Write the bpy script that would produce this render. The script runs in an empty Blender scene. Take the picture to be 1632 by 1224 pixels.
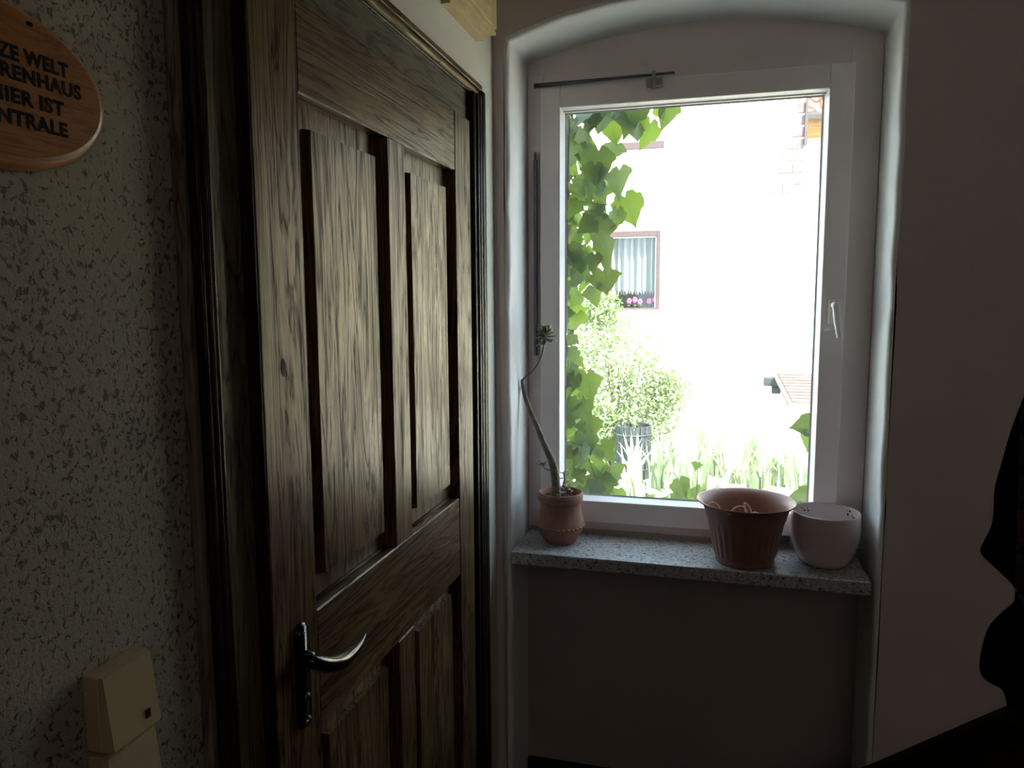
import bpy, bmesh, math, random
from mathutils import Vector, Matrix, Euler, noise
random.seed(7)
sc = bpy.context.scene
COL = sc.collection
PI = math.pi

# ------------------------------------------------------------------ camera
CAM = Vector((0.52, -1.77308554, 1.52))
RW = Matrix(((0.96573286, -0.02372785, 0.25845122),
             (0.25947284, 0.11060557, -0.95939578),
             (-0.00582174, 0.9935811, 0.11297217)))
FPX = 1185.0
cd = bpy.data.cameras.new('camera')
cd.sensor_width = 36.0
cd.lens = FPX / 1632 * 36.0
cd.clip_start = 0.02
cam = bpy.data.objects.new('camera', cd)
cam.matrix_world = Matrix.Translation(CAM) @ RW.to_4x4()
COL.objects.link(cam)
sc.camera = cam

# ------------------------------------------------------------------ light
sc.view_settings.view_transform = 'Standard'
sc.view_settings.look = 'None'
sc.view_settings.gamma = 1.0
sc.view_settings.use_curve_mapping = False
sc.view_settings.exposure = 0.0
SKY = 5.5
SUN = 27.0
w = bpy.data.worlds.new('sky'); sc.world = w; w.use_nodes = True
bg = w.node_tree.nodes['Background']
bg.inputs[0].default_value = (0.63, 0.82, 1.0, 1); bg.inputs[1].default_value = SKY
sd = bpy.data.lights.new('sun', 'SUN'); sd.energy = SUN; sd.angle = math.radians(1.0); sd.color = (1.0, 0.95, 0.87)
so = bpy.data.objects.new('sun', sd); COL.objects.link(so)
so.rotation_euler = Vector((0.55, -0.62, 0.95)).to_track_quat('Z', 'Y').to_euler()
# weak fill lamp added behind the camera to lift the backlit surfaces
ad = bpy.data.lights.new('fill_light', 'AREA'); ad.energy = 3.3; ad.shape = 'RECTANGLE'; ad.size = 1.2; ad.size_y = 1.2
ad.color = (1.0, 0.86, 0.80)
ao = bpy.data.objects.new('fill_light', ad); COL.objects.link(ao)
ao.location = (1.3, -2.85, 2.1); ao.rotation_euler = (PI / 2, 0, 0)
# portal for the window: guides sampling of the sky only
pd = bpy.data.lights.new('window_portal', 'AREA'); pd.shape = 'RECTANGLE'; pd.size = 0.7; pd.size_y = 1.1
pd.cycles.is_portal = True
po = bpy.data.objects.new('window_portal', pd); COL.objects.link(po)
po.location = (0.45, 0.27, 1.49); po.rotation_euler = (-PI / 2, 0, 0)
try:
    sc.cycles.use_denoising = True
    sc.cycles.max_bounces = 14; sc.cycles.diffuse_bounces = 8; sc.cycles.transparent_max_bounces = 16
    sc.cycles.sample_clamp_indirect = 12.0
except Exception:
    pass


def at_y(px, py, Y):
    d = RW @ Vector((px - 816.0, 612.0 - py, -FPX)); t = (Y - CAM.y) / d.y
    return CAM + d * t


def at_x(px, py, X):
    d = RW @ Vector((px - 816.0, 612.0 - py, -FPX)); t = (X - CAM.x) / d.x
    return CAM + d * t


# ------------------------------------------------------------------ helpers
def link(name, me, parent=None, mat=None):
    o = bpy.data.objects.new(name, me)
    COL.objects.link(o)
    if mat is not None and me is not None and not me.materials:
        me.materials.append(mat)
    if parent is not None:
        o.parent = parent
        o.matrix_parent_inverse = parent.matrix_basis.inverted()
    return o


def obj(name, bm, mat, parent=None, smooth=False):
    me = bpy.data.meshes.new(name)
    bmesh.ops.recalc_face_normals(bm, faces=bm.faces)
    bm.to_mesh(me); bm.free()
    if smooth:
        for p in me.polygons: p.use_smooth = True
    return link(name, me, parent, mat)


def pyd(name, vs, fs, mat, parent=None, smooth=False):
    me = bpy.data.meshes.new(name); me.from_pydata([tuple(v) for v in vs], [], fs); me.update()
    if smooth:
        for p in me.polygons: p.use_smooth = True
    return link(name, me, parent, mat)


def tag(o, label=None, cat=None, group=None, kind=None):
    if label: o['label'] = label
    if cat: o['category'] = cat
    if group: o['group'] = group
    if kind: o['kind'] = kind
    return o


def empty(name, loc, **k):
    o = bpy.data.objects.new(name, None); o.empty_display_size = 0.05
    o.location = loc; COL.objects.link(o); tag(o, **k)
    return o


def add_box(bm, x0, x1, y0, y1, z0, z1, bev=0.0, seg=2):
    vs = [bm.verts.new((x, y, z)) for x in (x0, x1) for y in (y0, y1) for z in (z0, z1)]
    fs = [bm.faces.new([vs[i] for i in q]) for q in ((0, 1, 3, 2), (4, 6, 7, 5), (0, 4, 5, 1), (2, 3, 7, 6), (0, 2, 6, 4), (1, 5, 7, 3))]
    if bev > 0:
        es = list({e for f in fs for e in f.edges})
        bmesh.ops.bevel(bm, geom=es, offset=bev, segments=seg, affect='EDGES', profile=0.5)


def box(name, b, mat, parent=None, bev=0.0, smooth=False):
    bm = bmesh.new(); add_box(bm, *b, bev=bev)
    return obj(name, bm, mat, parent, smooth)


def add_lathe(bm, prof, c, n=48, rfun=None, closed_bottom=True):
    rings = []
    for r, z in prof:
        ring = []
        for i in range(n):
            a = 2 * PI * i / n
            rr = r if rfun is None else rfun(r, z, a)
            ring.append(bm.verts.new((c[0] + rr * math.cos(a), c[1] + rr * math.sin(a), z)))
        rings.append(ring)
    for a, b in zip(rings, rings[1:]):
        for i in range(n):
            j = (i + 1) % n
            bm.faces.new((a[i], a[j], b[j], b[i]))
    if closed_bottom:
        bm.faces.new(list(reversed(rings[0])))
    return rings


def add_tube(bm, pts, rad, n=8, caps=True):
    pts = [Vector(p) for p in pts]
    if not hasattr(rad, '__len__'): rad = [rad] * len(pts)
    rings = []
    up = Vector((0.13, 0.97, 0.2)).normalized()
    for i, p in enumerate(pts):
        t = (pts[min(i + 1, len(pts) - 1)] - pts[max(i - 1, 0)]).normalized()
        a = t.cross(up)
        if a.length < 1e-3: a = t.cross(Vector((1, 0, 0)))
        a.normalize(); b = t.cross(a).normalized()
        rings.append([bm.verts.new(p + (a * math.cos(2 * PI * k / n) + b * math.sin(2 * PI * k / n)) * rad[i]) for k in range(n)])
    for a, b in zip(rings, rings[1:]):
        for k in range(n):
            j = (k + 1) % n
            bm.faces.new((a[k], a[j], b[j], b[k]))
    if caps:
        bm.faces.new(rings[0]); bm.faces.new(list(reversed(rings[-1])))


def smooth_path(pts, sub=4):
    P = [Vector(p) for p in pts]; out = []
    for i in range(len(P) - 1):
        p0 = P[max(i - 1, 0)]; p1 = P[i]; p2 = P[i + 1]; p3 = P[min(i + 2, len(P) - 1)]
        for k in range(sub):
            t = k / sub
            out.append(0.5 * ((2 * p1) + (p2 - p0) * t + (2 * p0 - 5 * p1 + 4 * p2 - p3) * t * t + (3 * p1 - p0 - 3 * p2 + p3) * t ** 3))
    out.append(P[-1])
    return out


def lerp_list(v, n):
    out = []
    for i in range(n):
        t = i / (n - 1) * (len(v) - 1); k = min(int(t), len(v) - 2); out.append(v[k] + (v[k + 1] - v[k]) * (t - k))
    return out


# ------------------------------------------------------------------ materials
class NM:
    def __init__(s, name, rough=0.6, col=(0.5, 0.5, 0.5), spec=0.5, metal=0.0):
        s.m = bpy.data.materials.new(name); s.m.use_nodes = True
        s.t = s.m.node_tree; s.N = s.t.nodes; s.b = s.N['Principled BSDF']; s.L = s.t.links
        s.b.inputs['Roughness'].default_value = rough
        s.b.inputs['Base Color'].default_value = (*col, 1)
        s.b.inputs['Specular IOR Level'].default_value = spec
        s.b.inputs['Metallic'].default_value = metal
        s.geo = None

    def pos(s, scale=(1, 1, 1), local=False):
        if s.geo is None: s.geo = s.N.new('ShaderNodeTexCoord' if local else 'ShaderNodeNewGeometry')
        mp = s.N.new('ShaderNodeMapping'); mp.inputs['Scale'].default_value = scale
        s.L.new(s.geo.outputs['Object' if local else 'Position'], mp.inputs['Vector']); return mp.outputs[0]

    def noise(s, vec, scale, detail=4, rough=0.55, dist=0.0):
        n = s.N.new('ShaderNodeTexNoise'); n.inputs['Scale'].default_value = scale
        n.inputs['Detail'].default_value = detail; n.inputs['Roughness'].default_value = rough
        n.inputs['Distortion'].default_value = dist
        s.L.new(vec, n.inputs['Vector']); return n.outputs['Fac']

    def vor(s, vec, scale, feature='F1', out='Distance', rand=1.0):
        n = s.N.new('ShaderNodeTexVoronoi'); n.feature = feature; n.inputs['Scale'].default_value = scale
        n.inputs['Randomness'].default_value = rand
        s.L.new(vec, n.inputs['Vector']); return n.outputs[out]

    def ramp(s, fac, stops):
        r = s.N.new('ShaderNodeValToRGB'); el = r.color_ramp.elements
        while len(el) < len(stops): el.new(0.5)
        for e, (p, c) in zip(el, stops):
            e.position = p; e.color = (*c, 1) if hasattr(c, '__len__') else (c, c, c, 1)
        s.L.new(fac, r.inputs[0]); return r.outputs[0]

    def mix(s, fac, a, b, mode='MIX'):
        n = s.N.new('ShaderNodeMix'); n.data_type = 'RGBA'; n.blend_type = mode
        for k, v in ((0, fac), (6, a), (7, b)):
            if hasattr(v, 'is_linked'): s.L.new(v, n.inputs[k])
            elif k == 0: n.inputs[0].default_value = v
            else: n.inputs[k].default_value = (*v, 1) if hasattr(v, '__len__') else (v, v, v, 1)
        return n.outputs[2]

    def math(s, op, a, b=0.0):
        n = s.N.new('ShaderNodeMath'); n.operation = op
        for k, v in ((0, a), (1, b)):
            if hasattr(v, 'is_linked'): s.L.new(v, n.inputs[k])
            else: n.inputs[k].default_value = v
        return n.outputs[0]

    def color(s, c): s.L.new(c, s.b.inputs['Base Color']); return s
    def rough(s, c): s.L.new(c, s.b.inputs['Roughness']); return s

    def bump(s, h, strength=0.5, dist=0.01):
        n = s.N.new('ShaderNodeBump'); n.inputs['Strength'].default_value = strength; n.inputs['Distance'].default_value = dist
        s.L.new(h, n.inputs['Height']); s.L.new(n.outputs[0], s.b.inputs['Normal']); return s


def plain(name, col, rough=0.6, spec=0.5, metal=0.0, var=0.12, scale=20, bump=0.0, bscale=120, bdist=0.002):
    n = NM(name, rough, col, spec, metal)
    p = n.pos()
    f = n.noise(p, scale, 3)
    n.color(n.ramp(f, [(0.3, tuple(c * (1 - var) for c in col)), (0.7, tuple(min(1, c * (1 + var)) for c in col))]))
    if bump: n.bump(n.noise(p, bscale, 3), bump, bdist)
    return n.m


def wood(name, grain_axis, dark, mid, light, rlo=0.25, rhi=0.5, bumps=0.35, fine=1.0):
    n = NM(name, 0.4)
    k = 60.0 * fine
    sv = {'z': (k, k, 2.2), 'y': (k, 2.2, k), 'x': (2.2, k, k)}[grain_axis]
    sw = {'z': (14, 14, 1.1), 'y': (14, 1.1, 14), 'x': (1.1, 14, 14)}[grain_axis]
    g1 = n.noise(n.pos(sv), 2.2, 5, 0.65, 0.4)
    g2 = n.noise(n.pos(sw), 1.6, 4, 0.6, 1.2)
    rings = n.math('FRACT', n.math('MULTIPLY', g2, 7.0))
    rings = n.ramp(rings, [(0.0, 0.15), (0.35, 0.9), (0.8, 0.6), (1.0, 0.1)])
    fac = n.mix(0.45, g1, rings)
    col = n.ramp(fac, [(0.25, dark), (0.55, mid), (0.85, light)])
    blot = n.noise(n.pos((1, 1, 1)), 9.0, 3, 0.6, 0.3)
    col = n.mix(n.ramp(blot, [(0.35, 0.0), (0.7, 0.55)]), col, dark)
    # small worm holes and scratches
    fl = n.ramp(n.vor(n.pos(tuple(v * 0.9 for v in sw)), 4.0), [(0.0, 0.0), (0.07, 0.0), (0.11, 1.0)])
    col = n.mix(fl, tuple(c * 0.4 for c in dark), col)
    n.color(col)
    n.rough(n.ramp(fac, [(0.2, rhi), (0.8, rlo)]))
    n.b.inputs['Specular Tint'].default_value = (1.0, 0.74, 0.40, 1)
    n.L.new(n.ramp(fac, [(0.28, 0.02), (0.62, 0.30)]), n.b.inputs['Specular IOR Level'])
    n.bump(n.mix(0.7, fl, fac), bumps, 0.0016)
    return n.m


def mat_stucco():
    n = NM('cream_roughcast', 0.75, spec=0.35)
    p = n.pos()
    pits = n.noise(n.pos((1, 1, 0.85)), 165, 4, 0.6, 0.6)
    grains = n.noise(p, 260, 2)
    big = n.noise(p, 7, 3)
    thr = n.math('ADD', pits, n.math('MULTIPLY', n.math('SUBTRACT', big, 0.5), 0.16))
    h = n.ramp(thr, [(0.37, 0.0), (0.44, 0.9), (0.62, 1.0)])
    hh = n.math('ADD', h, n.math('MULTIPLY', grains, 0.3))
    c = n.ramp(big, [(0.3, (0.22, 0.195, 0.15)), (0.7, (0.27, 0.24, 0.185))])
    n.color(n.mix(n.ramp(thr, [(0.37, 1.0), (0.43, 0.0)]), c, (0.08, 0.066, 0.05)))  # pits also darker in colour: dirt tone plus shade of the grain
    n.bump(hh, 0.8, 0.0022)
    return n.m


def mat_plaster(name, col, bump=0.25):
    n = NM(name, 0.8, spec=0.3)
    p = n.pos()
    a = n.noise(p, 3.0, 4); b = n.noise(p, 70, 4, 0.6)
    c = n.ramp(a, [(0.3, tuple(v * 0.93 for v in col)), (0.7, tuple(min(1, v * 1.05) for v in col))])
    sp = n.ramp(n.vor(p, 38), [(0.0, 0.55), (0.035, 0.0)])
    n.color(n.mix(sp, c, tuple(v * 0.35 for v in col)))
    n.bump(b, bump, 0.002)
    return n.m


M = {}
M['stucco'] = mat_stucco()
M['plaster'] = mat_plaster('cream_plaster', (0.60, 0.52, 0.52))
M['smooth'] = mat_plaster('smooth_cream_limewash', (0.56, 0.53, 0.47), 0.3)
M['reveal'] = mat_plaster('white_limewash', (0.74, 0.73, 0.73), 0.3)
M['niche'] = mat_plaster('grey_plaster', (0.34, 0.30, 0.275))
M['ceiling'] = mat_plaster('ceiling_paint', (0.55, 0.5, 0.43))
M['floor'] = wood('dark_floor_boards', 'x', (0.012, 0.008, 0.006), (0.03, 0.02, 0.013), (0.05, 0.035, 0.02), 0.35, 0.6)
M['rearwall'] = mat_plaster('rear_plaster', (0.34, 0.30, 0.25))
D0, D1, D2 = (0.022, 0.012, 0.006), (0.088, 0.050, 0.022), (0.20, 0.125, 0.055)
M['wood_v'] = wood('dark_stained_pine_upright', 'z', D0, D1, D2)
M['wood_h'] = wood('dark_stained_pine_level', 'y', D0, D1, D2, bumps=0.3)
M['moulding'] = wood('dull_pine_moulding', 'y', D0, (0.05, 0.035, 0.02), (0.10, 0.07, 0.04), 0.55, 0.7)
M['wood_panel'] = wood('dark_stained_pine_panel', 'z', D0, (0.10, 0.06, 0.026), (0.23, 0.15, 0.068), 0.24, 0.46, 0.45, 0.75)
M['wood_frame'] = wood('worn_painted_frame', 'y', (0.05, 0.045, 0.03), (0.10, 0.095, 0.065), (0.15, 0.14, 0.10), 0.3, 0.5, 0.2)
M['wood_frame_v'] = wood('worn_painted_frame_upright', 'z', (0.035, 0.03, 0.02), (0.085, 0.07, 0.045), (0.14, 0.115, 0.075), 0.35, 0.6, 0.3)
M['black_wood'] = wood('black_brown_moulding_and_shade', 'z', (0.006, 0.004, 0.003), (0.014, 0.010, 0.007), (0.03, 0.02, 0.014), 0.25, 0.4, 0.15)  # own black of the beads, also shade painted on backlit edges
M['black_wood_x'] = wood('black_brown_board', 'x', (0.005, 0.004, 0.003), (0.012, 0.009, 0.007), (0.022, 0.016, 0.012), 0.45, 0.6, 0.15)
M['lit_bead_h'] = wood('lit_ochre_bead', 'y', (0.09, 0.06, 0.02), (0.22, 0.16, 0.07), (0.34, 0.27, 0.13), 0.35, 0.55, 0.2)
M['worn_edge'] = wood('worn_cream_edge', 'z', (0.05, 0.035, 0.025), (0.15, 0.12, 0.09), (0.24, 0.21, 0.17), 0.5, 0.7, 0.3)
M['upvc'] = plain('white_window_paint', (0.84, 0.79, 0.80), 0.38, 0.5, var=0.03, scale=6)
M['frame_fix'] = plain('white_fixed_frame_paint', (0.72, 0.65, 0.64), 0.5, 0.4, var=0.05, scale=6)
M['seal'] = plain('pale_grey_seal', (0.45, 0.46, 0.47), 0.4)
M['metal_dark'] = plain('dull_dark_metal', (0.10, 0.11, 0.12), 0.35, 0.5, 0.7)
M['grey_plastic'] = plain('grey_plastic', (0.33, 0.31, 0.30), 0.45)
M['cream_plastic'] = plain('cream_plastic', (0.36, 0.28, 0.17), 0.3, 0.5, var=0.02)
M['lens'] = plain('dark_indicator', (0.02, 0.02, 0.025), 0.15)
M['black_gloss'] = plain('black_gloss_metal', (0.004, 0.004, 0.004), 0.16, 0.35)
M['steel'] = plain('screw_steel', (0.35, 0.33, 0.3), 0.3, 0.5, 0.8)


def mat_terrazzo():
    n = NM('grey_terrazzo', 0.24, spec=0.6)
    p = n.pos()
    v = n.vor(p, 230, out='Color')
    sep = n.N.new('ShaderNodeSeparateColor'); n.L.new(v, sep.inputs[0])
    c = n.ramp(sep.outputs[0], [(0.0, (0.12, 0.11, 0.11)), (0.06, (0.24, 0.23, 0.23)), (0.35, (0.33, 0.33, 0.345)), (0.9, (0.46, 0.46, 0.48))])
    v2 = n.vor(p, 48); d = n.ramp(n.math('ADD', v2, n.math('MULTIPLY', n.noise(p, 300, 2), 0.12)), [(0.20, 1.0), (0.25, 0.0)])
    c = n.mix(n.math('MULTIPLY', d, 0.8), c, (0.06, 0.045, 0.04))
    n.color(c); n.bump(n.noise(p, 200, 3), 0.15, 0.001)
    return n.m


M['terrazzo'] = mat_terrazzo()
M['stone'] = plain('dark_fieldstone', (0.045, 0.036, 0.028), 0.85, 0.2, var=0.45, scale=14, bump=0.8, bscale=40, bdist=0.01)
M['mortar'] = plain('dark_mortar', (0.03, 0.026, 0.022), 0.95, 0.1, var=0.3, bump=0.6, bscale=80)


def mat_glass():
    n = NM('window_glass')
    N, L = n.N, n.L
    tr = N.new('ShaderNodeBsdfTransparent'); tr.inputs[0].default_value = (0.96, 0.975, 0.965, 1)
    gl = N.new('ShaderNodeBsdfGlossy'); gl.inputs['Roughness'].default_value = 0.0; gl.inputs[0].default_value = (1, 1, 1, 1)
    lw = N.new('ShaderNodeLayerWeight'); lw.inputs[0].default_value = 0.5
    pw = N.new('ShaderNodeMath'); pw.operation = 'POWER'; pw.inputs[1].default_value = 5.0; L.new(lw.outputs['Facing'], pw.inputs[0])
    fr = N.new('ShaderNodeMath'); fr.operation = 'MULTIPLY_ADD'; fr.inputs[1].default_value = 0.6; fr.inputs[2].default_value = 0.03; L.new(pw.outputs[0], fr.inputs[0])
    mx = N.new('ShaderNodeMixShader'); L.new(fr.outputs[0], mx.inputs[0]); L.new(tr.outputs[0], mx.inputs[1]); L.new(gl.outputs[0], mx.inputs[2])
    veil = N.new('ShaderNodeBsdfTranslucent'); veil.inputs[0].default_value = (0.9, 0.9, 0.9, 1)  # faint white scatter added for the lens haze over the view
    m2 = N.new('ShaderNodeMixShader'); m2.inputs[0].default_value = 0.012
    L.new(mx.outputs[0], m2.inputs[1]); L.new(veil.outputs[0], m2.inputs[2])
    L.new(m2.outputs[0], N['Material Output'].inputs[0]); N.remove(n.b)
    return n.m


M['glass'] = mat_glass()


def mat_leaf(name, dark, light, trans, tw=0.55, rough=0.35, veins=False):
    n = NM(name, rough, spec=0.5)
    oi = n.N.new('ShaderNodeObjectInfo')
    p = n.pos()
    f = n.mix(0.18, oi.outputs['Random'], n.noise(p, 60, 2))
    c = n.ramp(f, [(0.15, dark), (0.85, light)])
    ct = n.ramp(f, [(0.15, tuple(v * 0.42 for v in trans)), (0.85, trans)])
    if veins:      # midrib and side veins in the leaf's own coordinates
        tc = n.N.new('ShaderNodeTexCoord'); sx = n.N.new('ShaderNodeSeparateXYZ'); n.L.new(tc.outputs['Object'], sx.inputs[0])
        ax = n.math('ABSOLUTE', sx.outputs[0])
        mid = n.ramp(ax, [(0.012, 1.0), (0.03, 0.0)])
        lat = n.ramp(n.math('FRACT', n.math('MULTIPLY', n.math('SUBTRACT', sx.outputs[2], n.math('MULTIPLY', ax, -0.75)), 4.2)), [(0.0, 0.8), (0.07, 0.0), (0.93, 0.0), (1.0, 0.8)])
        vv = n.math('MAXIMUM', mid, lat)
        c = n.mix(n.math('MULTIPLY', vv, 0.6), c, (0.12, 0.19, 0.05)); ct = n.mix(n.math('MULTIPLY', vv, 0.55), ct, (0.06, 0.10, 0.015))
    n.color(c)
    t = n.N.new('ShaderNodeBsdfTranslucent')
    n.L.new(ct, t.inputs[0])
    mx = n.N.new('ShaderNodeMixShader'); mx.inputs[0].default_value = tw
    n.L.new(n.b.outputs[0], mx.inputs[1]); n.L.new(t.outputs[0], mx.inputs[2])
    n.L.new(mx.outputs[0], n.N['Material Output'].inputs[0])
    n.bump(n.noise(p, 150, 3), 0.4, 0.002)
    return n.m


M['leaf'] = mat_leaf('vine_leaf', (0.010, 0.035, 0.010), (0.04, 0.10, 0.018), (0.21, 0.31, 0.022), 0.5, 0.3, True)
M['vine_stem'] = plain('vine_stem_bark', (0.07, 0.06, 0.03), 0.7)
M['shrub_leaf'] = mat_leaf('shrub_leaf', (0.05, 0.10, 0.03), (0.21, 0.27, 0.12), (0.35, 0.45, 0.18), 0.3, 0.5)
M['pale_flower'] = plain('pale_blossom', (0.8, 0.7, 0.55), 0.7)
M['iris_leaf'] = mat_leaf('iris_blade', (0.13, 0.20, 0.09), (0.38, 0.45, 0.30), (0.5, 0.6, 0.35), 0.3, 0.45)
M['grass'] = plain('dry_sunny_grass', (0.52, 0.50, 0.40), 0.9, 0.2, var=0.2, scale=3, bump=0.6, bscale=30, bdist=0.03)
M['bark'] = plain('brown_bark', (0.10, 0.07, 0.045), 0.9, 0.2, var=0.3)
M['barrel'] = plain('weathered_grey_wood', (0.035, 0.042, 0.042), 0.8, 0.3, var=0.3)
M['render_white'] = mat_plaster('white_house_render', (0.80, 0.78, 0.74))
M['brown_frame'] = plain('brown_window_paint', (0.075, 0.045, 0.042), 0.5)
M['white_bead'] = plain('white_bead_paint', (0.8, 0.78, 0.74), 0.5)
M['curtain'] = plain('net_curtain_cloth', (0.34, 0.345, 0.33), 0.9, 0.1, var=0.1)
M['dark_room'] = plain('dark_window_recess', (0.02, 0.02, 0.025), 0.8)
M['pink'] = plain('pink_petals', (0.62, 0.09, 0.25), 0.6)
M['brick'] = plain('weathered_brick', (0.19, 0.145, 0.135), 0.9, 0.2, var=0.3, scale=5)
M['clay'] = plain('clay_roof_tile', (0.42, 0.12, 0.08), 0.8, 0.3, var=0.25, scale=6)
M['fascia'] = plain('varnished_pine_fascia', (0.32, 0.15, 0.035), 0.5, 0.4, var=0.15)
M['gutter'] = plain('zinc_gutter', (0.14, 0.13, 0.13), 0.5, 0.5, 0.3)
M['grey_tile'] = plain('grey_brown_roof_tile', (0.125, 0.095, 0.085), 0.85, 0.2, var=0.2, scale=5)
M['terracotta'] = plain('terracotta_clay', (0.30, 0.15, 0.105), 0.75, 0.3, var=0.2, scale=25, bump=0.25, bscale=160, bdist=0.001)
M['tcpaint'] = plain('terracotta_plastic', (0.27, 0.125, 0.095), 0.42, 0.45, var=0.06, scale=10)
M['ceramic'] = plain('white_glazed_ceramic', (0.62, 0.54, 0.54), 0.16, 0.5, var=0.02)
M['soil'] = plain('dry_soil', (0.045, 0.03, 0.022), 0.95, 0.1, var=0.5, scale=120, bump=1.0, bscale=180, bdist=0.004)
M['straw'] = plain('dried_stalk', (0.6, 0.45, 0.34), 0.8, 0.2)
M['stem'] = plain('grey_succulent_bark', (0.16, 0.125, 0.10), 0.7, 0.3, var=0.35, scale=60, bump=0.7, bscale=120, bdist=0.002)
M['succ'] = mat_leaf('succulent_leaf', (0.09, 0.13, 0.06), (0.20, 0.24, 0.12), (0.2, 0.3, 0.08), 0.1, 0.35)
M['dry_leaf'] = plain('dry_shrivelled_leaf', (0.42, 0.33, 0.26), 0.7)


def mat_sign():
    n = NM('varnished_pine_slice', 0.3, spec=0.5)
    g = n.noise(n.pos((1, 2.0, 22)), 3.2, 4, 0.6, 1.0)
    r = n.math('FRACT', n.math('MULTIPLY', g, 6.0))
    c = n.ramp(r, [(0.0, (0.17, 0.055, 0.012)), (0.3, (0.27, 0.105, 0.022)), (0.8, (0.24, 0.09, 0.018)), (1.0, (0.15, 0.045, 0.01))])
    n.color(c); return n.m


M['sign'] = mat_sign()
M['sign_rim'] = plain('orange_bark_edge', (0.36, 0.13, 0.035), 0.35, var=0.15, scale=50)
M['sign_ink'] = plain('blue_black_ink', (0.006, 0.008, 0.012), 0.8, 0.1)
M['pine'] = plain('yellow_cream_paint', (0.50, 0.38, 0.20), 0.4, var=0.12, scale=18)

# ------------------------------------------------------------------ room shell
XL, XR, YR, ZC = 0.039, 0.889, -3.0, 2.5     # reveal sides, rear wall, ceiling
RX = 2.3
S = dict(kind='structure')
tag(box('floor', (-0.2, RX + 0.2, YR - 0.2, 0.30, -0.12, 0.0), M['floor']), **S)
tag(box('ceiling', (-0.2, RX + 0.2, YR - 0.2, 0.30, ZC, ZC + 0.12), M['ceiling']), **S)
wl = tag(box('wall_left', (-0.2, 0.0, YR - 0.1, -1.0, 0.0, ZC), M['stucco']), **S)
box('smooth_plaster', (-0.2, 0.0, -1.0, 0.2, 0.0, ZC), M['smooth'], wl)
tag(box('wall_right', (RX, RX + 0.2, YR - 0.1, 0.2, 0.0, ZC), M['rearwall']), **S)
tag(box('wall_rear', (0.0, RX, YR - 0.2, YR, 0.0, ZC), M['rearwall']), **S)

# back wall: plaster face with arched opening and a wavy hole that bares the stone
ZS, ZT = 2.127, 2.193
NA = 24


def arch(x):
    u = (x - (XL + XR) / 2) / ((XR - XL) / 2)
    return ZS + (ZT - ZS) * (1 - u * u)


R0 = 0.012
path = [(XL, z) for z in [0.0 + 0.05 * i for i in range(42)]] + [(XL, 2.105)]
path += [(XL + (XR - XL) * i / NA, arch(XL + (XR - XL) * i / NA)) for i in range(NA + 1)]
path += [(XR, 2.105)] + [(XR, z) for z in reversed([0.0 + 0.05 * i for i in range(42)])]


def pnormal(i):
    a = Vector(path[max(i - 1, 0)]); b = Vector(path[min(i + 1, len(path) - 1)]); t = (b - a).normalized()
    return Vector((-t.y, t.x))           # points away from the opening


prof = [(R0, 0.0), (R0 * 0.45, R0 * 0.12), (R0 * 0.12, R0 * 0.45), (0.0, R0), (0.0, 0.05), (0.0, 0.1), (0.0, 0.19)]
vs, fs = [], []
for i, p in enumerate(path):
    nrm = pnormal(i)
    for k, (o, y) in enumerate(prof):
        wob = (noise.noise(Vector((p[0] * 9, p[1] * 9, y * 8))) * 0.0045 + noise.noise(Vector((p[0] * 40, p[1] * 40, y * 20))) * 0.0018) if k < 5 else 0.0
        if p[1] < 0.01: wob = 0
        vs.append((p[0] + nrm.x * (o + wob), y, p[1] + nrm.y * (o + wob)))
K = len(prof)
for i in range(len(path) - 1):
    for k in range(K - 1):
        a = i * K + k; fs.append((a, a + K, a + K + 1, a + 1))
back = empty('wall_back', (0, 0, 0), kind='structure')
pyd('window_reveal', vs, fs, M['reveal'], back, True)
inner = [vs[i * K] for i in range(len(path))]
nl = 43                                     # path points on the left side
wav = [(1.155, 1.314), (1.134, 1.233), (1.121, 1.16), (1.112, 1.109), (1.113, 1.04), (1.101, 1.0), (1.093, 0.969), (1.125, 0.935), (1.157, 0.904), (1.166, 0.885),
       (1.163, 0.862), (1.14, 0.835), (1.119, 0.801), (1.11, 0.76), (1.106, 0.712), (1.115, 0.685), (1.133, 0.672), (1.155, 0.66), (1.166, 0.625)]
wv = [(p.x, p.y) for p in smooth_path([(a, b, 0) for a, b in wav], 3)]
wtop = [(1.175, 1.38), (1.22, 1.45), (1.25, 1.55), (1.36, 1.62), (1.5, 1.60), (1.66, 1.70), (1.85, 1.66), (2.05, 1.74), (RX, 1.70)]
lowr = [(1.3, 0.62), (1.6, 0.6), (RX, 0.61)]
bm = bmesh.new()


def ngon(pts, y=0.0):
    bm.faces.new([bm.verts.new((p[0], y, p[1])) for p in pts])


inl = [(v[0], v[2]) for v in inner[:nl]]
inr = [(v[0], v[2]) for v in inner[-nl:]]
top = [(v[0], v[2]) for v in inner[nl - 1:-nl + 1]]
# left strip, arch head, right field
ngon([(0, 0), (0, inl[-1][1])] + list(reversed(inl)))
ngon([(0, inl[-1][1]), (0, ZC), (RX, ZC), (RX, 2.2), (XR + R0 + .02, 2.1)][:3] + [(RX, inr[0][1])] + list(reversed(top)))
ngon([(RX, inr[0][1])] + list(reversed(wtop)) + wv[:len(wv) // 2] + [(inr[20][0], inr[20][1])] + list(reversed(inr[:20])))
ngon([inr[20]] + [wv[len(wv) // 2 - 1]] + wv[len(wv) // 2:] + lowr + [(RX, 0.0)] + [inr[-1]] + list(reversed(inr[20:-1])))
bmesh.ops.triangulate(bm, faces=bm.faces)
obj('plaster_face', bm, M['plaster'], back)
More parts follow.
